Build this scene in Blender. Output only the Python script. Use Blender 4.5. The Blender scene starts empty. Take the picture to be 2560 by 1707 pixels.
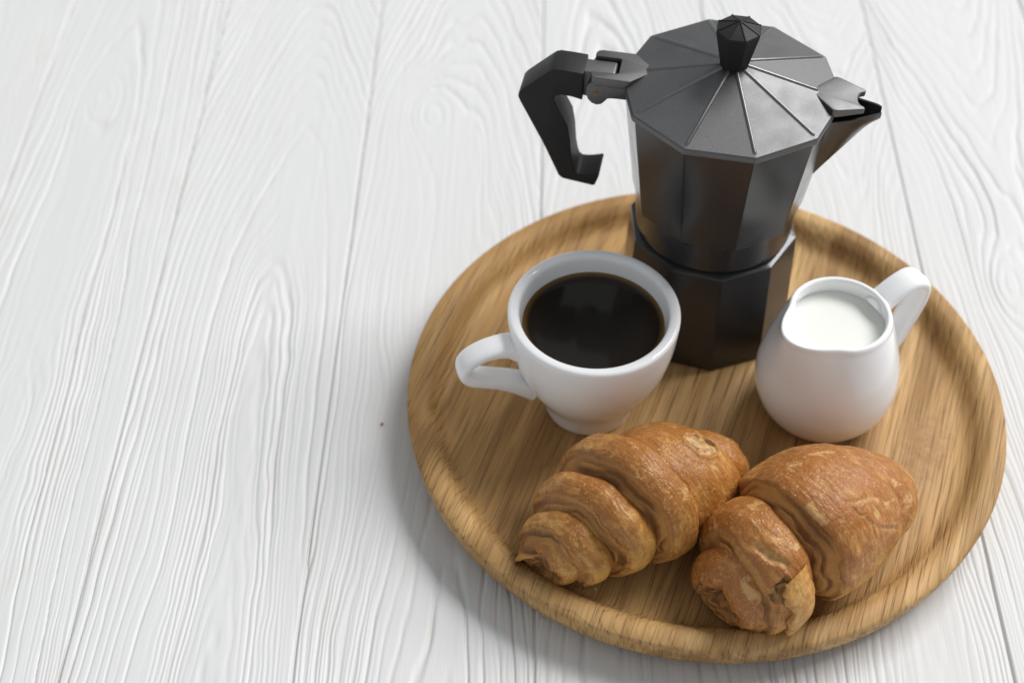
import bpy, bmesh, math, random
import numpy as np
from mathutils import Vector, Matrix

SC = bpy.context.scene
COL = SC.collection
R = math.radians

# ------------------------------------------------------------------ camera
cam_d = bpy.data.cameras.new('camera')
cam = bpy.data.objects.new('camera', cam_d)
COL.objects.link(cam)
cam.location = (-0.0970, -0.48565, 0.6004)
cam.rotation_euler = (R(90 - 48.128), 0, 0)
cam_d.sensor_width = 36
cam_d.lens = 52.44
cam_d.clip_start = 0.02
cam_d.clip_end = 60
cam_d.dof.use_dof = True
cam_d.dof.focus_distance = 0.668
cam_d.dof.aperture_fstop = 6.3
SC.camera = cam

# ------------------------------------------------------------------ light
world = bpy.data.worlds.new('World')
SC.world = world
world.use_nodes = True
bg = world.node_tree.nodes['Background']
bg.inputs['Color'].default_value = (0.94, 0.975, 1.0, 1)
bg.inputs['Strength'].default_value = 0.41

def area(name, loc, target, sx, sy, power, col):
    d = bpy.data.lights.new(name, 'AREA')
    d.shape = 'RECTANGLE'; d.size = sx; d.size_y = sy
    d.energy = power; d.color = col
    o = bpy.data.objects.new(name, d)
    COL.objects.link(o)
    o.location = loc
    o.rotation_euler = (Vector(target) - Vector(loc)).to_track_quat('-Z', 'Y').to_euler()
    return o
area('window_light', (4.7, 3.5, 6.4), (-0.05, 0.0, 0.0), 5.6, 3.8, 890, (1.0, 0.985, 0.965))

SC.view_settings.view_transform = 'Standard'
SC.view_settings.look = 'None'
SC.view_settings.exposure = 0.0
SC.view_settings.gamma = 1.0
SC.render.engine = 'CYCLES'
SC.cycles.use_denoising = True
SC.cycles.max_bounces = 10
SC.cycles.caustics_reflective = False
SC.cycles.caustics_refractive = False

# ------------------------------------------------------------------ helpers
def _hash(ix, iy, iz, seed):
    h = (ix.astype(np.int64) * 374761393 + iy.astype(np.int64) * 668265263
         + iz.astype(np.int64) * 2147483647 + seed * 974634777) & 0xffffffff
    h = ((h ^ (h >> 13)) * 1274126177) & 0xffffffff
    h = ((h ^ (h >> 16)) * 2246822519) & 0xffffffff
    h = h ^ (h >> 15)
    return (h & 0xffffff) / float(0xffffff)

def vnoise(x, y, z=None, seed=0):
    """value noise, -1..1"""
    x = np.asarray(x, float); y = np.asarray(y, float)
    z = np.zeros_like(x + y) if z is None else np.asarray(z, float)
    x, y, z = np.broadcast_arrays(x, y, z)
    ix, iy, iz = np.floor(x), np.floor(y), np.floor(z)
    fx, fy, fz = x - ix, y - iy, z - iz
    fx = fx * fx * fx * (fx * (fx * 6 - 15) + 10)
    fy = fy * fy * fy * (fy * (fy * 6 - 15) + 10)
    fz = fz * fz * fz * (fz * (fz * 6 - 15) + 10)
    v = 0
    for dx in (0, 1):
        for dy in (0, 1):
            for dz in (0, 1):
                w = (fx if dx else 1 - fx) * (fy if dy else 1 - fy) * (fz if dz else 1 - fz)
                v = v + w * _hash(ix + dx, iy + dy, iz + dz, seed)
    return v * 2 - 1

def fbm(x, y, z=None, seed=0, oct=4, gain=.5):
    v = 0; a = 1; s = 0
    for k in range(oct):
        f = 2 ** k
        v = v + a * vnoise(x * f, y * f, None if z is None else z * f, seed + 17 * k)
        s += a; a *= gain
    return v / s

def link(name, me, mat=None, parent=None):
    o = bpy.data.objects.new(name, me)
    COL.objects.link(o)
    if mat is not None:
        me.materials.append(mat)
    if parent is not None:
        o.parent = parent
    return o

def mesh(name, verts, faces, mat=None, parent=None, smooth=True, sharp=None):
    me = bpy.data.meshes.new(name)
    me.from_pydata([tuple(v) for v in verts], [], [tuple(f) for f in faces])
    me.update()
    if smooth:
        me.polygons.foreach_set('use_smooth', [True] * len(me.polygons))
    if sharp:
        me.set_sharp_from_angle(angle=R(sharp))
    return link(name, me, mat, parent)

def gridfaces(nr, nc, wrap=False):
    f = []
    cc = nc if wrap else nc - 1
    for i in range(nr - 1):
        for j in range(cc):
            j2 = (j + 1) % nc
            f.append((i * nc + j, i * nc + j2, (i + 1) * nc + j2, (i + 1) * nc + j))
    return f

def npmesh(name, V, nr, nc, wrap, mat, parent=None, attrs=None):
    """fast grid mesh from numpy (V: nr*nc x 3)"""
    cc = nc if wrap else nc - 1
    i, j = np.meshgrid(np.arange(nr - 1), np.arange(cc), indexing='ij')
    j2 = (j + 1) % nc
    F = np.stack([i * nc + j, i * nc + j2, (i + 1) * nc + j2, (i + 1) * nc + j], -1).reshape(-1, 4)
    me = bpy.data.meshes.new(name)
    me.vertices.add(len(V)); me.vertices.foreach_set('co', np.ascontiguousarray(V, np.float32).ravel())
    me.loops.add(F.size); me.loops.foreach_set('vertex_index', F.astype(np.int32).ravel())
    me.polygons.add(len(F)); me.polygons.foreach_set('loop_start', np.arange(0, F.size, 4, dtype=np.int32))
    me.polygons.foreach_set('loop_total', np.full(len(F), 4, np.int32))
    me.update(calc_edges=True)
    me.polygons.foreach_set('use_smooth', np.ones(len(F), bool))
    for k, a in (attrs or {}).items():
        at = me.attributes.new(k, 'FLOAT', 'POINT')
        at.data.foreach_set('value', np.ascontiguousarray(a, np.float32).ravel())
    me.update()
    return link(name, me, mat, parent)

def empty(name, loc=(0, 0, 0), rz=0):
    o = bpy.data.objects.new(name, None)
    COL.objects.link(o)
    o.location = loc; o.rotation_euler = (0, 0, rz)
    o.empty_display_size = 0.02
    return o

def tag(o, label=None, cat=None, group=None, kind=None):
    if label: o['label'] = label
    if cat: o['category'] = cat
    if group: o['group'] = group
    if kind: o['kind'] = kind
    return o

def lathe(name, prof, mat, parent=None, n=128, sharp=35):
    V, F = [], []
    m = len(prof)
    for (r, z) in prof:
        for k in range(n):
            a = 2 * math.pi * k / n
            V.append((r * math.cos(a), r * math.sin(a), z))
    F = gridfaces(m, n, True)
    F = [(a, b, c, d) for (a, b, c, d) in F]
    if prof[0][0] > 1e-6: pass
    return mesh(name, V, F, mat, parent, True, sharp)

def catmull(P, per):
    """Catmull-Rom through points, `per` samples a span"""
    P = np.asarray(P, float)
    Q = np.vstack([2 * P[0] - P[1], P, 2 * P[-1] - P[-2]])
    out = []
    for i in range(len(P) - 1):
        p0, p1, p2, p3 = Q[i:i + 4]
        for k in range(per):
            t = k / per
            out.append(.5 * ((2 * p1) + (-p0 + p2) * t + (2 * p0 - 5 * p1 + 4 * p2 - p3) * t * t
                             + (-p0 + 3 * p1 - 3 * p2 + p3) * t ** 3))
    out.append(P[-1])
    return np.array(out)

def ring_poly(n, rad, fillet, phase, arc=4):
    """points of a regular n-gon (circumradius rad) with rounded corners; support points hug the fillets"""
    half = math.pi / n
    pts = []
    # fillet centre lies on the corner ray; tangent length
    tl = fillet * math.tan(half)
    for k in range(n):
        a = phase + 2 * half * k
        cr = rad - fillet / math.cos(half)
        cx_, cy_ = cr * math.cos(a), cr * math.sin(a)
        arcp = []
        for j in range(arc + 1):
            b = a - half + 2 * half * j / arc
            arcp.append((cx_ + fillet * math.cos(b), cy_ + fillet * math.sin(b)))
        nxt = phase + 2 * half * (k + 1)
        crn = rad - fillet / math.cos(half)
        e = (crn * math.cos(nxt) + fillet * math.cos(nxt - half), crn * math.sin(nxt) + fillet * math.sin(nxt - half))
        s = arcp[-1]
        pts += arcp
        for t in (.03, .18, .34, .5, .66, .82, .97):
            pts.append((s[0] + (e[0] - s[0]) * t, s[1] + (e[1] - s[1]) * t))
    return pts

def loft(name, rings, mat, parent=None, cap0=False, cap1=False, sharp=30):
    """rings: list of lists of 3D points, equal counts"""
    n = len(rings[0])
    V = [p for r in rings for p in r]
    F = gridfaces(len(rings), n, True)
    if cap0: F.append(tuple(reversed(range(n))))
    if cap1: F.append(tuple(range((len(rings) - 1) * n, len(rings) * n)))
    return mesh(name, V, F, mat, parent, True, sharp)

def prism(name, poly, d0, d1, frame, mat, parent=None, bevel=.0008, seg=3, sharp=35):
    """polygon (a,b) extruded from depth d0 to d1; frame maps (a,b,d) to 3D"""
    bm = bmesh.new()
    lo = [bm.verts.new(frame(a, b, d0)) for a, b in poly]
    hi = [bm.verts.new(frame(a, b, d1)) for a, b in poly]
    bm.faces.new(lo); bm.faces.new(list(reversed(hi)))
    n = len(poly)
    for i in range(n):
        bm.faces.new((lo[i], hi[i], hi[(i + 1) % n], lo[(i + 1) % n]))
    bmesh.ops.recalc_face_normals(bm, faces=bm.faces)
    if bevel > 0:
        ed = [e for e in bm.edges if len(e.link_faces) == 2 and e.calc_face_angle(0) > R(25)]
        bmesh.ops.bevel(bm, geom=ed, offset=bevel, segments=seg, profile=.5, affect='EDGES', clamp_overlap=True)
    me = bpy.data.meshes.new(name)
    bm.to_mesh(me); bm.free()
    me.polygons.foreach_set('use_smooth', [True] * len(me.polygons))
    me.set_sharp_from_angle(angle=R(sharp))
    return link(name, me, mat, parent)

# ------------------------------------------------------------------ node helper
class NT:
    def __init__(s, name):
        s.m = bpy.data.materials.new(name); s.m.use_nodes = True
        s.t = s.m.node_tree; s.n = s.t.nodes
        s.b = s.n['Principled BSDF']
    def new(s, typ, **kw):
        nd = s.n.new(typ)
        for k, v in kw.items():
            if k.startswith('_'):
                setattr(nd, k[1:], v)
        return nd
    def put(s, sock, v):
        if isinstance(v, bpy.types.NodeSocket): s.t.links.new(v, sock)
        elif v is not None: sock.default_value = v
    def math(s, op, a, b=None, c=None, clamp=False):
        nd = s.n.new('ShaderNodeMath'); nd.operation = op; nd.use_clamp = clamp
        s.put(nd.inputs[0], a); s.put(nd.inputs[1], b); s.put(nd.inputs[2], c)
        return nd.outputs[0]
    def coord(s, kind='Object'):
        return s.n.new('ShaderNodeTexCoord').outputs[kind]
    def mapping(s, v, loc=(0, 0, 0), rot=(0, 0, 0), scale=(1, 1, 1)):
        nd = s.n.new('ShaderNodeMapping')
        s.put(nd.inputs['Vector'], v)
        nd.inputs['Location'].default_value = loc; nd.inputs['Rotation'].default_value = rot; nd.inputs['Scale'].default_value = scale
        return nd.outputs[0]
    def noise(s, v, scale, detail=3, rough=.5, dist=0):
        nd = s.n.new('ShaderNodeTexNoise')
        s.put(nd.inputs['Vector'], v); nd.inputs['Scale'].default_value = scale
        nd.inputs['Detail'].default_value = detail; nd.inputs['Roughness'].default_value = rough
        nd.inputs['Distortion'].default_value = dist
        return nd.outputs['Fac']
    def voro(s, v, scale, feature='F1', rnd=1):
        nd = s.n.new('ShaderNodeTexVoronoi'); nd.feature = feature
        s.put(nd.inputs['Vector'], v); nd.inputs['Scale'].default_value = scale
        nd.inputs['Randomness'].default_value = rnd
        return nd.outputs['Distance']
    def ramp(s, f, stops, interp='LINEAR'):
        nd = s.n.new('ShaderNodeValToRGB'); nd.color_ramp.interpolation = interp
        s.put(nd.inputs[0], f)
        el = nd.color_ramp.elements
        while len(el) > 1: el.remove(el[-1])
        for i, (p, c) in enumerate(stops):
            e = el[0] if i == 0 else el.new(p)
            e.position = p
            e.color = (c, c, c, 1) if isinstance(c, (int, float)) else (*c, 1)
        return nd.outputs['Color']
    def mix(s, f, a, b, typ='MIX'):
        nd = s.n.new('ShaderNodeMix'); nd.data_type = 'RGBA'; nd.blend_type = typ; nd.clamp_factor = True
        s.put(nd.inputs['Factor'], f)
        for sk, v in ((nd.inputs['A'], a), (nd.inputs['B'], b)):
            pass
        ins = [i for i in nd.inputs if i.type == 'RGBA']
        for sk, v in zip(ins, (a, b)):
            s.put(sk, v if isinstance(v, bpy.types.NodeSocket) else (*v, 1))
        return [o for o in nd.outputs if o.type == 'RGBA'][0]
    def attr(s, name):
        nd = s.n.new('ShaderNodeAttribute'); nd.attribute_name = name
        return nd.outputs['Fac']
    def bump(s, h, strength, dist, normal=None):
        nd = s.n.new('ShaderNodeBump')
        nd.inputs['Strength'].default_value = strength; nd.inputs['Distance'].default_value = dist
        s.put(nd.inputs['Height'], h)
        if normal is not None: s.put(nd.inputs['Normal'], normal)
        return nd.outputs[0]
    def set(s, **kw):
        for k, v in kw.items():
            key = {'color': 'Base Color', 'rough': 'Roughness', 'metal': 'Metallic', 'normal': 'Normal', 'spec': 'Specular IOR Level',
                   'coat': 'Coat Weight', 'coatr': 'Coat Roughness', 'sss': 'Subsurface Weight', 'sssr': 'Subsurface Radius', 'ssss': 'Subsurface Scale', 'ior': 'IOR'}[k]
            if isinstance(v, tuple) and len(v) == 3 and key == 'Base Color': v = (*v, 1)
            s.put(s.b.inputs[key], v)
        return s.m

# ------------------------------------------------------------------ materials
def mat_paint():
    t = NT('white_paint_on_wood'); c = t.coord()
    fib = t.noise(t.mapping(c, scale=(1, .02, 1)), 2600, 2, .6)
    fib2 = t.noise(t.mapping(c, scale=(1, .05, 1)), 900, 3, .6)
    blot = t.noise(t.mapping(c, scale=(1, .45, 1)), 26, 3, .55)
    st = t.ramp(blot, [(.66, 0), (.80, 1)])
    col = t.mix(st, (.675, .678, .682), (.65, .635, .60))
    g = t.attr('groove')
    dirt = t.math('MULTIPLY', t.ramp(t.noise(t.mapping(c, scale=(1, .12, 1)), 120, 3, .6), [(.50, 0), (.68, 1)]), g)
    col = t.mix(t.math('MULTIPLY', dirt, .55), col, (.46, .42, .36))
    h = t.math('ADD', t.math('MULTIPLY', fib, .5), fib2)
    return t.set(color=col, rough=t.ramp(blot, [(.3, .50), (.7, .60)]), spec=.28, normal=t.bump(h, .22, .0004))

def mat_oak():
    t = NT('oiled_oak'); c = t.coord()
    m = t.mapping(c, rot=(0, 0, R(20)))        # y = along the grain
    nd = t.n.new('ShaderNodeSeparateXYZ'); t.put(nd.inputs[0], m)
    x, y, z = nd.outputs
    # two glued staves: a seam right of the middle
    sx = t.math('GREATER_THAN', t.math('SUBTRACT', x, t.math('MULTIPLY', y, .06)), .0905)
    off = t.n.new('ShaderNodeCombineXYZ')
    t.put(off.inputs[0], t.math('MULTIPLY', sx, .31)); t.put(off.inputs[1], t.math('MULTIPLY', sx, .77)); t.put(off.inputs[2], t.math('MULTIPLY', sx, .06))
    add = t.n.new('ShaderNodeVectorMath'); add.operation = 'ADD'
    t.put(add.inputs[0], m); t.put(add.inputs[1], off.outputs[0])
    v = add.outputs[0]
    warp = t.noise(t.mapping(v, scale=(1, .28, 1)), 22, 3, .5)
    warp2 = t.noise(t.mapping(v, scale=(1, .12, 1)), 120, 2, .5)
    sep = t.n.new('ShaderNodeSeparateXYZ'); t.put(sep.inputs[0], v)
    xx = t.math('ADD', sep.outputs[0], .035); zz = t.math('ADD', t.math('MULTIPLY', sep.outputs[2], 1.7), .018)
    rr = t.math('SQRT', t.math('ADD', t.math('MULTIPLY', xx, xx), t.math('MULTIPLY', zz, zz)))
    rr = t.math('ADD', rr, t.math('MULTIPLY', warp, .020))
    rr = t.math('ADD', rr, t.math('MULTIPLY', warp2, .0022))
    rr = t.math('ADD', rr, t.math('MULTIPLY', sep.outputs[1], .022))
    ph = t.math('FRACT', t.math('MULTIPLY', rr, 260))
    ring = t.ramp(ph, [(0, 0), (.55, .25), (.86, 1), (.95, .55), (1, 0)])
    ph2 = t.math('FRACT', t.math('MULTIPLY', rr, 62))
    broad = t.ramp(ph2, [(0, .1), (.4, .45), (.75, 1), (1, .1)])
    pores = t.noise(t.mapping(v, scale=(1, .022, .10)), 1150, 2, .55)
    pore = t.math('MULTIPLY', t.ramp(pores, [(.50, 0), (.63, 1)]), t.math('ADD', t.math('MULTIPLY', ring, .45), .55))
    streak = t.noise(t.mapping(v, scale=(1, .035, .15)), 170, 4, .6)
    tone = t.noise(t.mapping(v, scale=(1, .3, 1)), 13, 3, .55)
    band = t.noise(t.mapping(v, scale=(1, .10, 1)), 40, 4, .58, .4)
    # left side of the board is darker heartwood, as the boards differ
    heart = t.ramp(t.math('ADD', t.math('MULTIPLY', x, -3.2), t.math('MULTIPLY', tone, .9)), [(.22, 0), (.75, 1)])
    base = t.mix(heart, (.72, .480, .225), (.56, .340, .130))
    base = t.mix(t.math('MULTIPLY', sx, .55), base, (.60, .375, .160))
    base = t.mix(t.math('MULTIPLY', broad, .50), base, (.42, .235, .088))
    base = t.mix(t.math('MULTIPLY', t.ramp(streak, [(.42, 0), (.64, 1)]), .28), base, (.34, .185, .068))
    base = t.mix(t.math('MULTIPLY', t.ramp(band, [(.45, 0), (.63, 1)]), .80), base, (.27, .142, .048))
    base = t.mix(t.math('MULTIPLY', ring, .26), base, (.30, .16, .055))
    base = t.mix(t.math('MULTIPLY', pore, .66), base, (.13, .06, .02))
    # a knot by the seam
    kn = t.n.new('ShaderNodeVectorMath'); kn.operation = 'DISTANCE'
    t.put(kn.inputs[0], t.mapping(m, scale=(1, .42, .3))); kn.inputs[1].default_value = (.112, .004, .004)
    kd = t.math('ADD', kn.outputs['Value'], t.math('MULTIPLY', t.math('SUBTRACT', t.noise(m, 90, 4, .65), .5), .012))
    kf = t.ramp(kd, [(.004, 1), (.0105, .85), (.0125, 0)])
    kc = t.mix(t.ramp(t.noise(m, 160, 4, .7), [(.35, 0), (.6, 1)]), (.46, .270, .125), (.26, .135, .060))
    base = t.mix(t.math('MULTIPLY', kf, .50), base, kc)
    h = t.math('SUBTRACT', t.math('MULTIPLY', streak, .35), t.math('ADD', pore, t.math('MULTIPLY', ring, .35)))
    return t.set(color=base, rough=t.ramp(streak, [(.3, .46), (.7, .60)]), spec=.22, normal=t.bump(h, .35, .0006))

def mat_metal(name, col, rough, grain, gs=2600, bumpd=.00012, metal=1.0):
    t = NT(name); c = t.coord()
    n1 = t.noise(c, gs, 2, .6)
    n2 = t.noise(c, 60, 3, .6)
    rg = t.ramp(n2, [(.3, max(.02, rough - .05)), (.7, rough + .07)])
    cc = t.mix(t.ramp(n1, [(.3, 0), (.7, 1)]), tuple(v * (1 - grain) for v in col), tuple(min(1, v * (1 + grain)) for v in col))
    return t.set(color=cc, metal=metal, rough=rg, normal=t.bump(n1, .35, bumpd))

def mat_plastic():
    t = NT('black_plastic'); c = t.coord()
    n = t.noise(c, 900, 2, .5); n2 = t.noise(c, 50, 3, .6)
    return t.set(color=(.020, .020, .021), rough=t.ramp(n2, [(.3, .42), (.7, .55)]), spec=.22, normal=t.bump(n, .10, .0002))

def mat_porcelain(name, col):
    t = NT(name); c = t.coord()
    n = t.noise(c, 14, 2, .5); n2 = t.noise(c, 45, 3, .6)
    return t.set(color=col, rough=t.ramp(n2, [(.3, .035), (.7, .08)]), spec=.5, normal=t.bump(n, .05, .002))

def mat_coffee():
    t = NT('black_coffee'); c = t.coord()
    d = t.n.new('ShaderNodeVectorMath'); d.operation = 'LENGTH'; t.put(d.inputs[0], c)
    col = t.ramp(d.outputs['Value'], [(0, (.020, .018, .0165)), (.0300, (.020, .016, .013)), (.0334, (.024, .016, .010)), (.0340, (.095, .048, .013)), (.0345, (.20, .11, .03))])
    return t.set(color=col, rough=.08, spec=.22)

def mat_milk():
    t = NT('milk')
    return t.set(color=(.82, .83, .78), rough=.18, spec=.4, sss=.35, sssr=(.010, .009, .006), ssss=1.0)

def mat_crust(name, golden, brown, pale, flake, seed):
    t = NT(name); c = t.mapping(t.coord(), loc=(seed * 1.37, seed * .71, seed * .53))
    crust = t.attr('crust'); torn = t.attr('torn'); bake = t.attr('bake')
    big = t.noise(c, 42, 3, .55)
    mid = t.noise(c, 130, 4, .62, .6)
    fine = t.noise(c, 620, 3, .6)
    cmb = t.n.new('ShaderNodeCombineXYZ')
    t.put(cmb.inputs[0], t.attr('ps')); t.put(cmb.inputs[1], t.math('MULTIPLY', t.attr('pv'), .22)); t.put(cmb.inputs[2], float(seed * 7.3))
    rolls = t.noise(cmb.outputs[0], .42, 4, .6, .4)       # streaks running round the roll
    br = t.math('ADD', t.math('MULTIPLY', t.math('SUBTRACT', big, .5), 1.3), t.math('ADD', t.math('MULTIPLY', t.math('SUBTRACT', mid, .5), .8), bake))
    br = t.math('ADD', br, t.math('MULTIPLY', t.math('SUBTRACT', rolls, .5), 1.1))
    col = t.mix(t.ramp(br, [(.20, 0), (.75, 1)]), golden, brown)
    spk = t.noise(c, 330, 3, .65)
    col = t.mix(t.math('MULTIPLY', t.ramp(spk, [(.34, 1), (.50, 0)]), .30), col, tuple(v * .62 for v in brown))
    col = t.mix(t.math('MULTIPLY', t.ramp(spk, [(.57, 0), (.72, 1)]), .30), col, tuple(min(1, v * 1.1) for v in pale))
    # flaked glaze: sharp-edged pale patches
    fl = t.noise(c, 75, 5, .62, .8)
    fm = t.ramp(fl, [(flake - .02, 0), (flake + .05, 1)])
    edge = t.ramp(fl, [(flake - .05, 0), (flake - .005, 1), (flake + .03, 0)])
    col = t.mix(t.math('MULTIPLY', fm, .50), col, pale)
    col = t.mix(t.math('MULTIPLY', edge, .30), col, tuple(v * .75 for v in brown))
    # blisters
    bl = t.voro(c, 520)
    bm_ = t.math('MULTIPLY', t.ramp(bl, [(.12, 1), (.30, 0)]), t.ramp(t.noise(c, 70, 2, .5), [(.48, 0), (.60, 1)]))
    col = t.mix(t.math('MULTIPLY', bm_, .42), col, tuple(min(1, v * 1.25) for v in pale))
    # laminated side
    lamc = t.mix(t.ramp(t.math('ADD', t.math('MULTIPLY', t.attr('lam'), .75), t.math('MULTIPLY', rolls, .25)), [(.25, 0), (.8, 1)]), (.20, .080, .020), (.47, .222, .060))
    edge_n = t.math('ADD', crust, t.math('MULTIPLY', t.math('SUBTRACT', mid, .5), .5))
    col = t.mix(t.ramp(edge_n, [(.40, 1), (.60, 0)]), col, lamc)
    tornc = t.mix(t.ramp(t.noise(c, 380, 4, .65), [(.4, 0), (.62, 1)]), (.62, .40, .17), (.34, .17, .055))
    col = t.mix(torn, col, tornc)
    h = t.math('ADD', t.math('MULTIPLY', fine, .55), t.math('ADD', t.math('MULTIPLY', mid, 1.3), t.math('MULTIPLY', bm_, .5)))
    h = t.math('SUBTRACT', h, t.math('MULTIPLY', fm, .35))
    # thin flaky terraces running round the roll
    terr = t.math('FRACT', t.math('ADD', t.math('MULTIPLY', rolls, 7.0), t.math('MULTIPLY', mid, 1.6)))
    h = t.math('ADD', h, t.math('MULTIPLY', terr, .50))
    tl = t.ramp(terr, [(0, 1), (.10, 0), (.90, 0), (1, .7)])
    col = t.mix(t.math('MULTIPLY', t.math('MULTIPLY', tl, crust), .30), col, tuple(min(1, v * 1.05) for v in pale))
    rough = t.math('ADD', t.ramp(mid, [(.3, .24), (.7, .40)]), t.math('MULTIPLY', t.math('SUBTRACT', 1.0, crust), .2))
    return t.set(color=col, rough=rough, spec=.38, sss=.08, sssr=(.003, .002, .001), ssss=1.0, normal=t.bump(t.math('ADD', h, t.math('MULTIPLY', spk, .6)), .42, .0010))

M_PAINT = mat_paint()
M_OAK = mat_oak()
M_LID = mat_metal('cast_aluminium', (.155, .155, .158), .50, .14, 2300, .00016)
M_RIDGE = mat_metal('polished_ridge', (.22, .22, .225), .36, .08, 2300, .00012)
M_BODY = mat_metal('polished_aluminium', (.046, .046, .0475), .16, .06, 3000, .00008, .32)
M_BRASS = mat_metal('brass_pin', (.22, .15, .07), .4, .1)
M_BLACK = mat_plastic()
M_WHITE = mat_porcelain('white_porcelain', (.92, .925, .935))
M_COFFEE = mat_coffee()
M_MILK = mat_milk()
def mat_plain(name, col, rough):
    t = NT(name); c = t.coord()
    n = t.noise(c, 1200, 3, .6)
    return t.set(color=t.mix(n, tuple(v * .7 for v in col), col), rough=rough, normal=t.bump(n, .4, .0004))
M_CRUMB = mat_plain('crumb_crust', (.42, .20, .06), .7)
M_PALECRUMB = mat_plain('crumb_pale', (.75, .68, .56), .7)

# ------------------------------------------------------------------ table top
TH = math.atan(0.0222)
table = mesh('table_top', [(-1.3, -.95, -.030), (1.15, -.95, -.030), (1.15, 1.45, -.030), (-1.3, 1.45, -.030),
                           (-1.3, -.95, -.0024), (1.15, -.95, -.0024), (1.15, 1.45, -.0024), (-1.3, 1.45, -.0024)],
             [(3, 2, 1, 0), (4, 5, 6, 7), (0, 1, 5, 4), (1, 2, 6, 5), (2, 3, 7, 6), (3, 0, 4, 7)], M_PAINT, None, False)
table.rotation_euler = (0, 0, -TH)
tag(table, 'white painted wooden table top of long planks with raised grain', 'table', kind='structure')

GAPS = [-1.048, -.940, -.832, -.724, -.617, -.510, -.4033, -.2978, -.1930, -.0837, .0227, .1323, .2400, .3470, .4545, .562, .670, .778, .886]
# per plank: pith position across (0..1), depth, ring spacing, rings per metre, knots [(x, y, ax, ay, strength)]
SPEC = {
    5: dict(xc=.35, D=.022, sp=.0042, tp=7, tq=20, kn=[]),
    6: dict(xc=.46, D=.026, sp=.0042, tp=4, tq=25, kn=[(.040, .255, .010, .018, 2.2)]),
    7: dict(xc=.63, D=.020, sp=.0046, tp=5, tq=95, kn=[]),
    8: dict(xc=.62, D=.024, sp=.0050, tp=5, tq=60, kn=[(.034, .245, .016, .030, 3.6)]),
    9: dict(xc=.30, D=.026, sp=.0044, tp=6, tq=40, kn=[]),
    10: dict(xc=.72, D=.026, sp=.0048, tp=-5, tq=-40, kn=[]),
    11: dict(xc=.55, D=.022, sp=.0048, tp=-6, tq=-55, kn=[(.045, .10, .012, .03, 2.5)]),
    12: dict(xc=.40, D=.026, sp=.0048, tp=7, tq=30, kn=[]),
}
def make_plank(i):
    x0, x1 = GAPS[i] + .0004, GAPS[i + 1] - .0004
    core = 5 <= i <= 12
    W = x1 - x0
    nx = int(W / (.00042 if core else .0018))
    xs = np.concatenate([[0, .00012, .0003, .0006], np.linspace(.001, W - .001, nx), [W - .0006, W - .0003, W - .00012, W]])
    if core:
        ys = np.concatenate([np.linspace(-.95, -.26, 60)[:-1], np.linspace(-.26, .48, 300), np.linspace(.48, 1.45, 70)[1:]])
    else:
        ys = np.linspace(-.95, 1.45, 330)
    Y, X = np.meshgrid(ys, xs, indexing='ij')
    sp = SPEC.get(i) or dict(xc=.3 + .4 * ((i * 37) % 10) / 10, D=.02 + .002 * (i % 5), sp=.0044, tp=7 if i % 2 else -6, tq=30, kn=[])
    sd = 100 + i * 13
    xc = sp['xc'] * W + .010 * vnoise(Y * 3.1, 0 * Y + .5, seed=sd) + .003 * vnoise(Y * 11, 0 * Y + .5, seed=sd + 1)
    L = np.sqrt((X - xc) ** 2 + sp['D'] ** 2 * (1 + .25 * vnoise(Y * 4, 0 * Y, seed=sd + 2))) / sp['sp'] + sp['tp'] * Y + sp['tq'] * np.clip(Y - .06, 0, .5) ** 2
    L = L + 1.1 * vnoise(X * 22, Y * 4.5, seed=sd + 3) + .45 * vnoise(X * 70, Y * 14, seed=sd + 4) + .10 * vnoise(X * 240, Y * 60, seed=sd + 5)
    for (kx, ky, ax, ay, st) in sp['kn']:
        q = ((X - kx) / ax) ** 2 + ((Y - ky) / ay) ** 2
        L = L - st * np.exp(-q) - .55 * st * np.exp(-q / 5)
    k = np.floor(L); f = L - k
    rk = _hash(k, 0 * k, 0 * k, sd + 6); rk1 = _hash(k + 1, 0 * k, 0 * k, sd + 6)
    # soft spring wood worn down between harder ridges: an asymmetric groove at each ring boundary
    depth = (.25 + .95 * rk ** 1.6)
    d = np.minimum(f, 1 - f)
    slow = np.clip(.60 + .75 * vnoise(X * 26, Y * 6, seed=sd + 7), .12, 1.25)
    wdt = .115 + .07 * vnoise(X * 9, Y * 5, seed=sd + 8)
    # use the same depth on both sides of a boundary
    dep = np.where(f < .5, depth, (.25 + .95 * rk1 ** 1.6))
    groove = np.exp(-(d / wdt) ** 2) * dep * slow
    L2 = L * 2.63 + .25 * vnoise(X * 120, Y * 9, seed=sd + 21)
    k2 = np.floor(L2 + .5); d2 = np.abs(L2 - k2)
    s2 = np.clip(.35 + 1.0 * vnoise(X * 40, Y * 5, seed=sd + 22), 0, 1.1) * (.4 + .9 * _hash(k2, 0 * k2, 0 * k2, sd + 23))
    fineg = np.exp(-(d2 / .20) ** 2) * s2
    groove = np.maximum(groove, .42 * fineg)
    z = -.00120 * groove + .00016 * vnoise(X * 60, Y * 7, seed=sd + 9) + .00006 * vnoise(X * 420, Y * 22, seed=sd + 10)
    z = z + .00025 * vnoise(X * 14, Y * 3, seed=sd + 11)
    for (kx, ky, ax, ay, st) in sp['kn']:
        q = ((X - kx) / ax) ** 2 + ((Y - ky) / ay) ** 2
        z = z + .0002 * np.exp(-q * 4)
    e = np.minimum(X, W - X)
    ew = .0011 + .0004 * vnoise(Y * 9, 0 * Y, seed=sd + 12)
    rnd = np.clip(1 - e / ew, 0, 1)
    z = z - .0016 * (1 - np.sqrt(np.clip(1 - rnd ** 2, 0, 1)))
    z = z - .00100                                     # the highest ridge is level with the tray's foot
    g = np.clip(groove + rnd, 0, 1)
    V = np.stack([X + x0, Y, z], -1).reshape(-1, 3)
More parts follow.
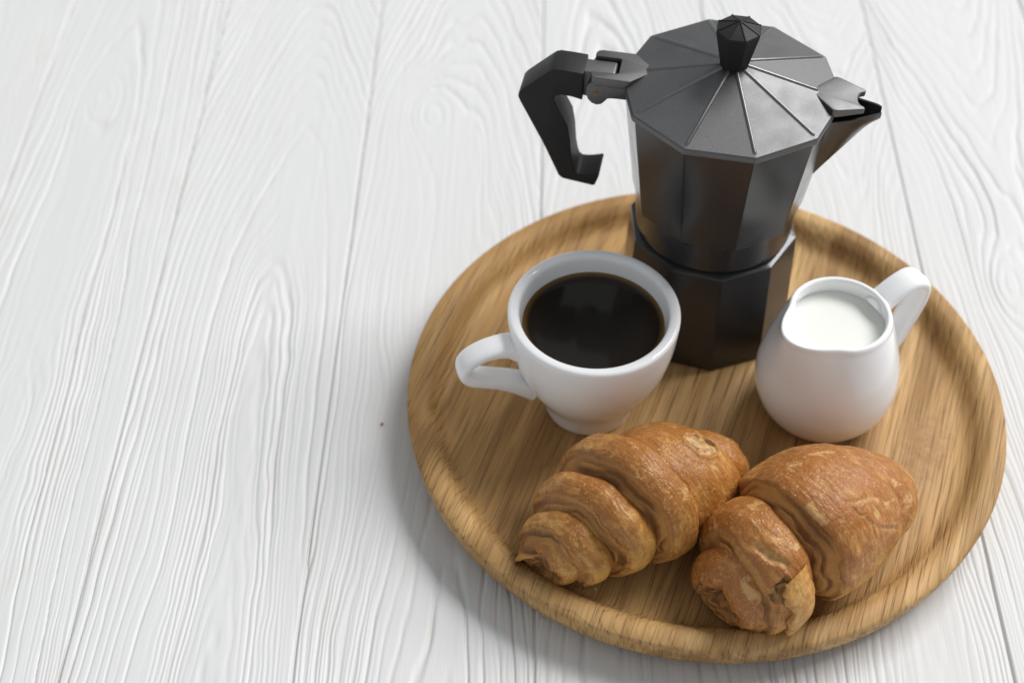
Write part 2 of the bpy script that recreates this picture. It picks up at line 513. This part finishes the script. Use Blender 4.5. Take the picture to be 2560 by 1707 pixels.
    # turn edges down to the backing board
    n_r, n_c = X.shape
    V = V.reshape(n_r, n_c, 3)
    lo = V[:, :1].copy(); lo[..., 2] = -.0030
    hi = V[:, -1:].copy(); hi[..., 2] = -.0030
    V = np.concatenate([lo, V, hi], 1); g = np.concatenate([g[:, :1], g, g[:, -1:]], 1)
    o = npmesh('plank', V.reshape(-1, 3), n_r, n_c + 2, False, M_PAINT, table, {'groove': g.ravel()})
    return o
for i in range(len(GAPS) - 1):
    make_plank(i)

# ------------------------------------------------------------------ tray
FZ = 0.012
tray_prof = catmull([(0.0, .0), (.060, .0), (.128, .0), (.1345, .0006)], 4).tolist() + \
    catmull([(.1385, .0012), (.1440, .0035), (.1474, .0075), (.1490, .0125), (.1499, .0180), (.1501, .0200)], 4).tolist() + \
    catmull([(.1499, .0208), (.1490, .0217), (.1468, .0226), (.1440, .0229), (.1408, .0223), (.1372, .0198), (.1344, .0162), (.1314, .0135), (.1274, .0123), (.1215, .0120), (.1150, .0120), (.100, .0120)], 6).tolist() + \
    [(.06, FZ), (.02, FZ), (0.0, FZ)]
tray = lathe('serving_tray', tray_prof, M_OAK, None, 192, 60)
tag(tray, 'round oak serving tray with raised rim holding the breakfast', 'tray')

# ------------------------------------------------------------------ moka pot
PX, PY = 0.0049, 0.0656
pot = empty('moka_pot', (PX, PY, FZ))
tag(pot, 'ten-sided aluminium moka pot with black handle and knob', 'coffee pot')
PL, PB = R(96.655), R(-124.62)
AH, AS = R(168.655), R(-11.345)
def zrel(z): return z - FZ
def pring(R_, z, ph, fil=.0014):
    return [(x, y, zrel(z)) for x, y in ring_poly(10, R_, fil, ph)]
def cring(r, z, ph):
    out = []
    for x, y in ring_poly(10, .05, .0014, ph):
        l = math.hypot(x, y); out.append((x / l * r, y / l * r, zrel(z)))
    return out
def frame(az):
    c, s = math.cos(az), math.sin(az)
    return (lambda r, p, z: (r * c - p * s, r * s + p * c, zrel(z)),      # plan polygon: (radial, across) extruded in z
            lambda r, z, p: (r * c - p * s, r * s + p * c, zrel(z)))      # side polygon: (radial, z) extruded across

# lower boiler
loft('boiler', [pring(.0425, .01205, PB), pring(.0446, .0124, PB), pring(.0453, .0135, PB), pring(.0452, .0160, PB), pring(.0440, .045, PB),
                pring(.0428, .0755, PB), pring(.0426, .0766, PB), pring(.0422, .0772, PB, .0010), cring(.0384, .0781, PB), cring(.0372, .0782, PB), cring(.0366, .0786, PB), cring(.0366, .0830, PB)],
     M_BODY, pot, cap0=True, sharp=22)
# upper chamber with its round collar
rings = [cring(.0366, .0788, PL), cring(.0384, .0789, PL), cring(.0391, .0795, PL), cring(.0394, .0803, PL)]
for z in np.concatenate([np.linspace(.0815, .104, 40), np.linspace(.106, .1595, 14)]):
    rv = .0503 - .131 * (.1595 - z) - max(0, .0972 - z) * .9
    a = pring(rv, z, PL, .0011)
    c = cring(.0394 + .065 * (z - .0803), z, PL)
    rings.append([p if math.hypot(p[0], p[1]) > math.hypot(q[0], q[1]) else q for p, q in zip(a, c)])
rings.append(pring(.0490, .1596, PL)); rings.append(pring(.0485, .1590, PL)); rings.append(pring(.0475, .140, PL))
chamber = loft('chamber', rings, M_BODY, pot, sharp=22)

# pouring spout on the chamber
ps, ss = frame(AS)
S = []   # radial, half width, keel z, top z, roundness
for r, b, zb, zt, rd in [(.0400, .0135, .108, .1590, .0), (.0440, .0132, .1155, .1590, .0), (.0480, .0124, .1225, .1591, .0), (.0520, .0110, .1293, .1592, .02),
                         (.0560, .0094, .1361, .1592, .08), (.0600, .0077, .1429, .1594, .2), (.0635, .0061, .1486, .1598, .45), (.0662, .0048, .1523, .1602, .7), (.0683, .0038, .1545, .1603, .9), (.0697, .0028, .1558, .1602, 1.0)]:
    S.append((r, b, zb, zt, rd))
def sect(r, b, zb, zt, rd, inset=0.0):
    pts = []
    b2 = b - inset; zb2 = zb + inset * 1.6
    for k in range(13):
        q = -1 + k / 6.0
        a = abs(q)
        lin = a
        zz = zb2 + (zt - zb2) * ((1 - rd) * lin ** 1.08 + rd * (1 - math.sqrt(max(0, 1 - min(1, a) ** 2))))
        pts.append((r, b2 * q, zz))
    return pts
V, F = [], []
for s_ in S: V += [ps(*p) for p in sect(*s_)]
nO = len(V)
for s_ in S: V += [ps(*p) for p in sect(*s_, inset=.0011)]
F += gridfaces(len(S), 13)
F += [(d + nO, c + nO, b + nO, a + nO) for a, b, c, d in gridfaces(len(S), 13)]
for i in range(len(S) - 1):
    for e in (0, 12):
        a, b = i * 13 + e, (i + 1) * 13 + e
        F.append((a, b, b + nO, a + nO))
last = (len(S) - 1) * 13
for k in range(12): F.append((last + k, last + k + 1, last + k + 1 + nO, last + k + nO))
mesh('spout', V, F, M_BODY, chamber, True, 40)

# lid
lid_rings = [pring(.0480, .1597, PL), pring(.0508, .1597, PL, .001), pring(.0516, .1601, PL), pring(.0520, .1608, PL), pring(.0520, .1626, PL), pring(.0518, .1632, PL), pring(.0513, .1637, PL)]
for k in range(1, 9):
    t_ = k / 8
    lid_rings.append(pring(.0513 - (.0513 - .0066) * t_, .1637 + .0120 * t_, PL, .0012 * (1 - .7 * t_)))
lid = loft('lid', lid_rings, M_LID, pot, cap1=True, sharp=28)
for k in range(10):
    a = PL + k * math.pi / 5
    pf, sf = frame(a)
    r1 = .0500
    if k == 2: r1 = .0400
    if k == 7: r1 = .0400
    zt = lambda r: .1637 + .0120 * (.0513 - r) / (.0513 - .0066)
    sec = []
    for r, sc_ in ((.0066, 1), (r1 - .0016, 1), (r1 - .0004, .6), (r1, .12)):
        sec.append([pf(r, p * (.6 + .4 * sc_), zt(r) + h * sc_ - .0006) for p, h in ((-.0010, .0), (-.00075, .0009), (-.0004, .00135), (0, .0015), (.0004, .00135), (.00075, .0009), (.0010, .0))])
    Vr = [p for s_ in sec for p in s_]
    mesh('ridge', Vr, gridfaces(len(sec), 7), M_RIDGE, lid, True, 50)
# raised cover over the spout with a notched tip
pf, sf = frame(AS)
notch = [(.0607 - .0028 * math.cos(t_), .0052 * math.sin(t_)) for t_ in np.linspace(-math.pi / 2, math.pi / 2, 9)]
poly = [(.0350, -.0006), (.0375, -.0020), (.0470, -.0125), (.0495, -.0122), (.0612, -.0072), (.0616, -.0062)] + notch + [(.0616, .0062), (.0612, .0072), (.0495, .0122), (.0470, .0125), (.0375, .0020), (.0350, .0006)]
def flapframe(r, p, d):
    top = .1668 - max(0, r - .046) * .11
    return pf(r, p, top if d > 0 else .1622)
prism('spout_cover', poly, -1, 1, flapframe, M_LID, lid, .0007, 3)
# hinge plate at the other side, forked around the handle's tongue
pf, sf = frame(AH)
poly = [(.0345, -.0006), (.0375, -.0020), (.0462, -.0108), (.0620, -.0108), (.0640, -.0100), (.0648, -.0084), (.0648, -.0062), (.0642, -.0058), (.0530, -.0058), (.0522, -.0050),
        (.0522, .0050), (.0530, .0058), (.0642, .0058), (.0648, .0062), (.0648, .0084), (.0640, .0100), (.0620, .0108), (.0462, .0108), (.0375, .0020), (.0345, .0006)]
def hingeframe(r, p, d):
    return pf(r, p, .1667 if d > 0 else .1615)
prism('hinge_plate', poly, -1, 1, hingeframe, M_LID, lid, .0007, 3)
lug = [(.0525, .1636), (.0636, .1636), (.0656, .1622), (.0664, .1600), (.0664, .1560), (.0655, .1532), (.0636, .1512), (.0612, .1505), (.0590, .1512), (.0574, .1530), (.0562, .1548), (.0545, .1552), (.0480, .1556), (.0470, .1600), (.0480, .1636)]
for s_ in (-1, 1):
    prism('hinge_lug', lug, s_ * .0060, s_ * .0105, sf, M_LID, lid, .0005, 2)
    # side skirt between plate and lid edge
pin_f = []
bm = bmesh.new()
bmesh.ops.create_cone(bm, cap_ends=True, segments=20, radius1=.0011, radius2=.0011, depth=.0216)
pinm = bpy.data.meshes.new('hinge_pin'); bm.to_mesh(pinm); bm.free()
pinm.polygons.foreach_set('use_smooth', [True] * len(pinm.polygons)); pinm.set_sharp_from_angle(angle=R(40))
pin = link('hinge_pin', pinm, M_BRASS, pot)
pin.matrix_local = Matrix.Translation(Vector(sf(.0620, .1572, 0))) @ Matrix.Rotation(AH, 4, 'Z') @ Matrix.Rotation(R(90), 4, 'X')
# arm cast on the chamber that carries the handle
arm = [(.0440, .1510), (.0680, .1506), (.0712, .1520), (.0712, .1640), (.0700, .1650), (.0545, .1650), (.0535, .1640), (.0535, .1590), (.0520, .1575), (.0440, .1575)]
prism('handle_arm', arm, -.0050, .0050, sf, M_LID, chamber, .0006, 3)
# black handle
hp = [(.0685, .1655), (.0760, .1660), (.0815, .1661), (.0836, .1654), (.0856, .1636), (.0975, .1520), (.0992, .1495), (.0995, .1475), (.0985, .1448), (.0865, .1196), (.0800, .1040), (.0788, .1010), (.0768, .0993), (.0740, .0988),
      (.0612, .0971), (.0603, .0976), (.0589, .1020), (.0583, .1048), (.0586, .1058), (.0612, .1049), (.0640, .1040), (.0668, .1035), (.0690, .1034), (.0706, .1046), (.0716, .1075), (.0726, .1130), (.0735, .1240), (.0750, .1330), (.0790, .1410),
      (.0812, .1460), (.0820, .1484), (.0812, .1504), (.0785, .1516), (.0735, .1512), (.0685, .1500)]
prism('handle', hp, -.0078, .0078, sf, M_BLACK, pot, .0013, 4, 40)
# knob
def oring(r, z, ph, fil=.0006):
    return [(x, y, zrel(z)) for x, y in ring_poly(8, r, fil, ph)]
PK = R(102)
knob = loft('knob', [oring(.0062, .1748, PK), oring(.0067, .1762, PK), oring(.0069, .1773, PK), oring(.0106, .1946, PK), oring(.0107, .1952, PK), oring(.0102, .1958, PK), oring(.0010, .1994, PK, .0001)], M_BLACK, pot, cap1=True, sharp=25)
for k in range(8):
    a = PK + k * math.pi / 4
    pk, sk = frame(a)
    Vr = [pk(r, p, .1958 + .0036 * (.0102 - r) / .0092 + h - .0002) for r in (.0004, .0104) for p, h in ((-.00035, 0), (-.0002, .00055), (.0002, .00055), (.00035, 0))]
    Vr += [pk(.0104, 0, .1953)]
    mesh('ridge', Vr, gridfaces(2, 4) + [(4, 5, 8), (5, 6, 8), (6, 7, 8)], M_BLACK, knob, False)

# ------------------------------------------------------------------ ribbon handle for crockery
def ribbon(name, path, wid, thk, az, base, mat, parent, roll=None):
    """closed-section sweep in the vertical plane of azimuth az; path (radial, z), wid/thk lists"""
    P = catmull(path, 10); n = len(P)
    wv = np.interp(np.linspace(0, 1, n), np.linspace(0, 1, len(wid)), wid)
    tv = np.interp(np.linspace(0, 1, n), np.linspace(0, 1, len(thk)), thk)
    T = np.gradient(P, axis=0); T /= np.linalg.norm(T, axis=1)[:, None]
    N = np.stack([-T[:, 1], T[:, 0]], 1)
    c, s = math.cos(az), math.sin(az)
    m = 28; V = []
    for i in range(n):
        for k in range(m):
            a = 2 * math.pi * k / m
            ca, sa = math.cos(a), math.sin(a)
            ex = 2 / 2.6
            px = math.copysign(abs(ca) ** ex, ca) * wv[i]; py = math.copysign(abs(sa) ** ex, sa) * tv[i]
            r = P[i, 0] + N[i, 0] * py; z = P[i, 1] + N[i, 1] * py
            V.append((r * c - px * s, r * s + px * c, z - base))
    F = gridfaces(n, m, True) + [tuple(range(m))[::-1], tuple(range((n - 1) * m, n * m))]
    return mesh(name, V, F, mat, parent, True, 60)

# ------------------------------------------------------------------ cup of coffee
CX, CY = -0.0578, 0.0
cup = empty('coffee_cup', (CX, CY, FZ))
tag(cup, 'thick white porcelain cup of black coffee with side loop handle', 'cup')
cp = catmull([(.0, .0030), (.012, .0030), (.0185, .0022), (.0190, .0006), (.0205, .0001), (.0218, .0006), (.0225, .0020), (.0234, .0060), (.0246, .0105), (.0264, .0150), (.0296, .0208), (.0338, .0292), (.0375, .0395), (.0400, .0510), (.0411, .0610),
              (.0414, .0660), (.0412, .0682), (.0402, .0692), (.0386, .0693), (.0368, .0687), (.0358, .0674), (.0350, .0640), (.0342, .0590), (.0325, .0480), (.0290, .0350), (.0220, .0230), (.0120, .0170), (.0, .0160)], 5).tolist()
lathe('bowl', [(max(0, r), z) for r, z in cp], M_WHITE, cup, 128, 70)
ribbon('handle', [(.0390, .0665), (.0430, .0688), (.0490, .0695), (.0552, .0686), (.0612, .0658), (.0648, .0616), (.0650, .0570), (.0620, .0531), (.0562, .0501), (.0485, .0466), (.0400, .0418), (.0310, .0355)],
       [.0080, .0070, .0064, .0062, .0062, .0064, .0066, .0066, .0064, .0064, .0070, .0082], [.0046, .0042, .0036, .0032, .0030, .0031, .0033, .0034, .0034, .0036, .0041, .0050], R(196), FZ, M_WHITE, cup)
coffee = lathe('coffee', [(.0, 0), (.010, 0), (.020, 0), (.028, 0), (.0315, .0), (.0330, .0001), (.0338, .0003), (.0343, .0008), (.0340, -.003), (.030, -.018), (0, -.020)], M_COFFEE, None, 128, 70)
coffee.location = (CX, CY, FZ + .0592)
tag(coffee, 'black coffee filling the thick white cup', 'coffee')

# ------------------------------------------------------------------ milk jug
JX, JY = 0.0592, -0.0020
jug = empty('milk_jug', (JX, JY, FZ))
tag(jug, 'small white porcelain jug of milk with pinched spout', 'jug')
jp = catmull([(.0, .0020), (.0140, .0020), (.0185, .0008), (.0215, .0002), (.0240, .0012), (.0272, .0045), (.0310, .0110), (.0336, .0190), (.0343, .0260), (.0337, .0340), (.0318, .0430), (.0290, .0530), (.0264, .0610), (.0248, .0655),
              (.0244, .0676), (.0238, .0688), (.0229, .0692), (.0219, .0688), (.0214, .0674), (.0216, .0640), (.0242, .0560), (.0290, .0440), (.0315, .0300), (.0305, .0160), (.0200, .0060), (.0, .0050)], 5)
ASP = R(213)
def jug_point(r, z, a):
    """pull the rim out into a spout at azimuth ASP"""
    d = (a - ASP + math.pi) % (2 * math.pi) - math.pi
    k = max(0, (z - .038) / .030) ** 1.6
    g = math.exp(-(d / .42) ** 2) * .0058 + math.exp(-(d / .75) ** 2) * .0026
    pinch = -.0012 * (math.exp(-((abs(d) - .80) / .26) ** 2))
    rr = r + k * (g + pinch) if r > .015 else r
    return (rr * math.cos(a), rr * math.sin(a), z + k * .0012 * math.exp(-(d / .4) ** 2))
nj = 160
V = []
for r, z in jp:
    for k in range(nj):
        V.append(jug_point(max(0, r * 1.025), z, 2 * math.pi * k / nj))
mesh('body', V, gridfaces(len(jp), nj, True), M_WHITE, jug, True, 70)
ribbon('handle', [(.0215, .0745), (.0285, .0800), (.0370, .0840), (.0435, .0840), (.0478, .0802), (.0486, .0735), (.0470, .0645), (.0438, .0550), (.0400, .0455), (.0310, .0370)],
       [.0070, .0068, .0068, .0070, .0069, .0068, .0066, .0064, .0064, .0070], [.0040, .0033, .0030, .0029, .0029, .0029, .0029, .0029, .0031, .0040], R(28), FZ, M_WHITE, jug)
ml = []
MZ = .0600
Vm = [(0, 0, 0)]
mr = [.006, .012, .017, .0210, .0234, .0242]
for j, r in enumerate(mr):
    for k in range(96):
        a = 2 * math.pi * k / 96
        d = (a - ASP + math.pi) % (2 * math.pi) - math.pi
        q = r / mr[-1]
        rr = r + q ** 2 * .0046 * math.exp(-(d / .42) ** 2)
        Vm.append((rr * math.cos(a), rr * math.sin(a), .0006 if j == len(mr) - 1 else 0))
Fm = [(0, 1 + k, 1 + (k + 1) % 96) for k in range(96)]
for j in range(len(mr) - 1):
    for k in range(96):
        Fm.append((1 + j * 96 + k, 1 + (j + 1) * 96 + k, 1 + (j + 1) * 96 + (k + 1) % 96, 1 + j * 96 + (k + 1) % 96))
milk = mesh('milk', Vm, Fm, M_MILK, None, True)
milk.location = (JX, JY, FZ + MZ)
tag(milk, 'white milk filling the small porcelain jug', 'milk')

# ------------------------------------------------------------------ croissants
def croissant(A, B, bend, wraps, mat, seed, label, flat=.80, kr=1.0, ks=1.0):
    """A, B: ends of the roll on the tray floor; wraps: profiles along the roll (mm): [(s, half_width, crust)]"""
    A = np.array(A); B = np.array(B)
    d = B - A; Ln = np.linalg.norm(d); u = d / Ln; n = np.array([-u[1], u[0]])
    root = empty('croissant', ((A[0] + B[0]) / 2, (A[1] + B[1]) / 2, FZ), math.atan2(u[1], u[0]))
    tag(root, label, 'croissant')
    for wi, w in enumerate(wraps):
        P = np.array(w['p'], float); P[:, :2] *= .001; P[:, 0] *= ks; P[:, 1] *= kr
        nv = 220
        prof = []
        for i in range(len(P) - 1):
            k = max(5, int(np.hypot(*(P[i + 1, :2] - P[i, :2])) / .00055))
            prof.append((i, k))
        Q = np.vstack([2 * P[0] - P[1], P, 2 * P[-1] - P[-2]])
        pts = []
        for i, k in prof:
            p0, p1, p2, p3 = Q[i:i + 4]
            for j in range(k):
                t = j / k
                pts.append(.5 * ((2 * p1) + (-p0 + p2) * t + (2 * p0 - 5 * p1 + 4 * p2 - p3) * t * t + (-p0 + 3 * p1 - 3 * p2 + p3) * t ** 3))
        pts.append(P[-1]); pts = np.array(pts)
        ns = len(pts)
        vr = w.get('vr'); v = np.linspace(-math.pi, math.pi, nv, endpoint=False) if vr is None else np.linspace(R(vr[0]), R(vr[1]), 90)
        nv = len(v)
        S, Vv = np.meshgrid(pts[:, 0], v, indexing='ij')
        Rr = np.repeat(pts[:, 1:2], nv, 1); Cr = np.repeat(np.clip(pts[:, 2:3], 0, 1), nv, 1)
        sd = seed * 100 + wi * 7
        cv, sv = np.cos(Vv), np.sin(Vv)                 # v=0 up, v=90 deg towards -n (front)
        # slanted wraps with an uneven lip
        sk = w.get('skew', 9) * .001
        S2 = S + sk * sv + .0016 * vnoise(cv * 1.6 + 5, sv * 1.6, seed=sd) + (.22 + 3.2 * Cr * (1 - Cr)) * w.get('rag', 1.0) * (.0008 * vnoise(cv * 7 + 5, sv * 7, seed=sd + 1) + .0005 * vnoise(cv * 19 + 5, sv * 19, seed=sd + 16))
        S2 = S2 + .0003 * (1 - Cr) * vnoise(cv * 14, sv * 14, S * 300, seed=sd + 2)
        # lamination on the cut side
        acc = np.cumsum(np.concatenate([[0], np.hypot(np.diff(pts[:, 0]), np.diff(pts[:, 1]))]))[:, None]
        lam = .5 + .5 * vnoise(acc * 620 + 1.0 * vnoise(cv * 3, sv * 3, seed=sd + 3), cv * 2.2 + 4, sv * 2.2, seed=sd + 4)
        lam = np.clip(.5 + 1.5 * (lam - .5), 0, 1)
        rad = Rr.copy()
        rad += (1 - Cr) * (.0014 * (lam - .5) + .0003 * vnoise(cv * 6, sv * 6, S * 500, seed=sd + 5))
        # wavy crust
        X3 = S2 * 38; Y3 = cv * Rr * 38; Z3 = sv * Rr * 38
        rad += Cr * (.0015 * vnoise(X3, Y3, Z3, seed=sd + 6) + .0004 * vnoise(X3 * 2.7, Y3 * 2.7, Z3 * 2.7, seed=sd + 7)
                     + .00010 * vnoise(X3 * 8, Y3 * 8, Z3 * 8, seed=sd + 8) + .00005 * vnoise(X3 * 22, Y3 * 22, Z3 * 22, seed=sd + 9))
        # wrinkles along the roll direction
        rad += Cr * .00010 * vnoise(X3 * 14, cv * 9, sv * 9, seed=sd + 10)
        torn = np.zeros_like(rad)
        for (ts, tv, tr, td) in w.get('torn', []):
            q = np.sqrt(((S - ts * .001)) ** 2 + (Rr * ((Vv - R(tv) + math.pi) % (2 * math.pi) - math.pi)) ** 2) / (tr * .001)
            q = q + .35 * vnoise(X3 * 3, Y3 * 3, Z3 * 3, seed=sd + 11) + .2 * vnoise(X3 * 9, Y3 * 9, Z3 * 9, seed=sd + 12)
            m_ = np.clip((1 - q) / .22, 0, 1)
            m_ = m_ * m_ * (3 - 2 * m_)
            torn = np.maximum(torn, m_)
            rad -= m_ * td * .001 * (.7 + .5 * vnoise(X3 * 7, Y3 * 7, Z3 * 7, seed=sd + 13))
            rim = np.exp(-((q - 1.05) / .16) ** 2); rad += rim * .0006
        for (gs, gv, gl, gw, gd, ga) in w.get('crack', []):      # long cracks: s, v, length mm, width mm, depth mm, angle
            a_ = (S - gs * .001); b_ = Rr * ((Vv - R(gv) + math.pi) % (2 * math.pi) - math.pi)
            ca, sa = math.cos(R(ga)), math.sin(R(ga))
            al = a_ * ca + b_ * sa; ac = -a_ * sa + b_ * ca + .0016 * vnoise(X3 * 3, Y3 * 3, Z3 * 3, seed=sd + 14)
            m_ = np.exp(-(ac / (gw * .0005)) ** 2) * np.clip(1.2 - np.abs(al) / (gl * .0005), 0, 1)
            rad -= m_ * gd * .001
            torn = np.maximum(torn, np.clip(m_ * 1.1 - .2, 0, .8))
        hh = rad * w.get('flat', .96); ww = rad
        up = np.where(cv > 0, cv, cv * flat)
        zc = pts[:, 1].max() * 0
        cz = w.get('zc')                              # centre height of the roll follows the biggest radius here
        zz = hh * up
        base_h = np.interp(S2, np.array(w['axis_s']) * .001 * ks, np.array(w['axis_z']) * .001 * kr)
        zz = base_h + zz
        soft = .0035                                   # rests on the tray: squash the underside smoothly
        zz = np.where(zz < soft, soft * np.exp((np.minimum(zz, soft) - soft) / soft), zz)
        zz = np.maximum(zz, .0001)
        tt = S2 / Ln
        off = bend * .001 * 4 * tt * (1 - tt)
        xx = S2 - Ln / 2
        yy = -sv * ww + off
        Vx = np.stack([xx, yy, zz], -1).reshape(-1, 3)
        lipd = np.clip(1 - (np.abs(Cr - .75) / .25), 0, 1)
        bake = np.clip(.42 + .30 * cv + .25 * lipd + w.get('bake', 0) + 0 * rad, 0, 1.3)
        ob = npmesh(w.get('name', 'dough_layer'), Vx, ns, nv, vr is None, mat, root, {'crust': Cr.ravel(), 'torn': torn.ravel(), 'lam': np.broadcast_to(lam, rad.shape).ravel(), 'bake': bake.ravel(), 'ps': (S * 1000).ravel(), 'pv': (Vv * Rr * 1000).ravel()})
    return root

AXS1 = [-10, 0, 12, 25, 40, 55, 70, 85, 100, 115, 130]
AXZ1 = [10, 11, 15, 20, 24, 27, 28, 27, 24, 20.5, 18]
def W(p, **k):
    k.update(p=p); return k
cr1 = [
    # rolled tip with its open end
    W([(9, 1, 0), (4.5, 3.5, 0), (2.0, 6.5, 0), (1.0, 9.0, .2), (1.8, 10.8, 1), (5, 12.6, 1), (10, 13.2, 1), (16, 11, 1), (22, 9, 1)], skew=4, rag=.4),
    W([(-1, 8, 0), (3.4, 10.6, 0), (7.4, 14.2, .0), (9.0, 17.6, .5), (10.4, 19.2, 1), (13.5, 20.4, 1), (17, 20.6, 1), (21.0, 18.6, 1), (24.5, 14.6, 1), (30, 12, 1)], skew=6),
    W([(14, 12.5, 0), (18.4, 16.0, 0), (22.6, 20.0, .0), (24.0, 24.0, .5), (25.6, 25.8, 1), (29, 27.2, 1), (33.5, 27.4, 1), (38, 25.4, 1), (42, 21.0, 1), (48, 17, 1)], skew=8),
    W([(32, 16, 0), (36.4, 19.6, 0), (41.0, 23.6, .0), (44.6, 27.2, .0), (45.8, 30.6, .5), (47.4, 32.0, 1), (50.5, 32.8, 1), (55, 32.8, 1), (59, 32.2, 1), (61.4, 31.0, 1), (62.6, 28.8, .75), (61.0, 25.5, 0), (54, 21, 0)], skew=8, bake=.05),
    W([(50, 22.5, 1), (60, 25.2, 1), (70, 26.0, 1), (79, 25.8, 1), (88, 24.8, 1), (94, 23.0, 1), (98.5, 20.8, 1), (100.2, 18.4, .75), (98.5, 15.5, 0), (92, 12, 0)], skew=6, torn=[(84, 15, 6.5, 3.0)], bake=.12),
    W([(88, 15, 1), (99, 15.6, 1), (107, 15.2, 1), (113.5, 12.8, 1), (118, 8.4, 1), (119.8, 4, 1), (120.2, .3, 1)], skew=3, bake=.30),
]
for w in cr1: w.update(axis_s=AXS1, axis_z=AXZ1)
M_CR1 = mat_crust('golden_crust', (.68, .370, .100), (.37, .140, .029), (.78, .50, .20), .64, 1)
croissant((-.0850, -.1090), (.0110, -.0475), 0, cr1, M_CR1, 3, 'golden croissant with even spiral layers in front of the coffee cup', kr=1.095, ks=.93)

AXS2 = [-10, 0, 12, 25, 40, 55, 70, 85, 100, 115, 130]
AXZ2 = [12, 13, 17, 22, 25, 26.5, 27, 26, 22.5, 18, 15]
cr2 = [
    W([(12, 2, 0), (6, 6, 0), (3.0, 10.5, .3), (3.4, 14.2, 1), (7, 17.6, 1), (12, 19.2, 1), (17, 17.6, 1), (24, 12, 1)], skew=1, bake=.15),
    W([(7, 12, 0), (10, 15.5, 0), (13.4, 20.0, .0), (14.8, 23.8, .5), (16.6, 25.8, 1), (21, 27.4, 1), (28, 27.8, 1), (35, 26.4, 1), (39, 22.5, 1), (43, 16, 1)], skew=-2, torn=[(17, 48, 5.0, 5.0)], crack=[(21, 20, 24, 3.0, 2.2, 75)], bake=.05),
    # a torn flap of crust lying over the narrow wrap
    W([(19.2, 24.0, 0), (19.0, 26.8, .4), (19.4, 28.6, .9), (22, 29.4, 1), (27, 29.5, 1), (32, 28.4, 1), (36, 25.4, 1), (39, 20, 1)], skew=-2, vr=(44, 108), rag=2.6, bake=-.30, name='crust_flap'),
    W([(33, 13, 0), (37.5, 18.4, 0), (41.6, 23.6, 0), (45.0, 27.2, .0), (46.2, 30.4, .5), (48.0, 31.6, 1), (53, 32.6, 1), (64, 32.8, 1), (76, 31.4, 1), (87, 28.8, 1), (92.4, 27.0, 1), (94.0, 24.6, .75), (90, 19, 0)], skew=1, crack=[(66, 28, 20, 1.6, 1.1, 20), (72, 60, 24, 1.6, 1.0, 35), (60, 42, 18, 1.2, .8, 80)], bake=.12),
    W([(78, 24, 1), (90, 24.8, 1), (100, 23.2, 1), (110, 19.8, 1), (115, 17.0, 1), (116.2, 14, .75), (112, 10, 0)], skew=5, crack=[(104, 45, 10, 1.4, 1.0, 80)], bake=.08),
    W([(104, 15.5, 1), (113, 15.4, 1), (120, 12.6, 1), (124.5, 8, 1), (126.2, 3, 1), (126.5, .3, 1)], skew=3, bake=.2),
]
for w in cr2: w.update(axis_s=AXS2, axis_z=AXZ2)
M_CR2 = mat_crust('flaky_crust', (.68, .365, .104), (.38, .140, .032), (.78, .51, .215), .60, 2)
croissant((-.0074, -.1302), (.0855, -.0602), 0, cr2, M_CR2, 9, 'flaky cracked croissant in front of the milk jug', kr=1.10, ks=.925)

# ------------------------------------------------------------------ crumbs
def crumb(x, y, z, s, mat, label, seed):
    bm = bmesh.new(); bmesh.ops.create_icosphere(bm, subdivisions=2, radius=s)
    rnd = random.Random(seed)
    for v_ in bm.verts:
        v_.co *= .7 + .6 * rnd.random(); v_.co.z *= .6
    lo = min(v_.co.z for v_ in bm.verts)
    for v_ in bm.verts: v_.co.z -= lo
    me = bpy.data.meshes.new('crumb'); bm.to_mesh(me); bm.free()
    o = link('crumb', me, mat); o.location = (x, y, z)
    tag(o, label, 'crumb', 'crumbs fallen off the croissants')
crumb(-.1640, -.0043, -.0006, .0008, M_CRUMB, 'tiny brown crumb on the white planks left of the tray', 1)
crumb(-.0587, -.1116, FZ, .0008, M_PALECRUMB, 'tiny pale crumb on the tray below the front croissant', 2)
crumb(-.0827, -.1196, -.0006, .0007, M_PALECRUMB, 'tiny pale crumb on the table at the tray front edge', 3)
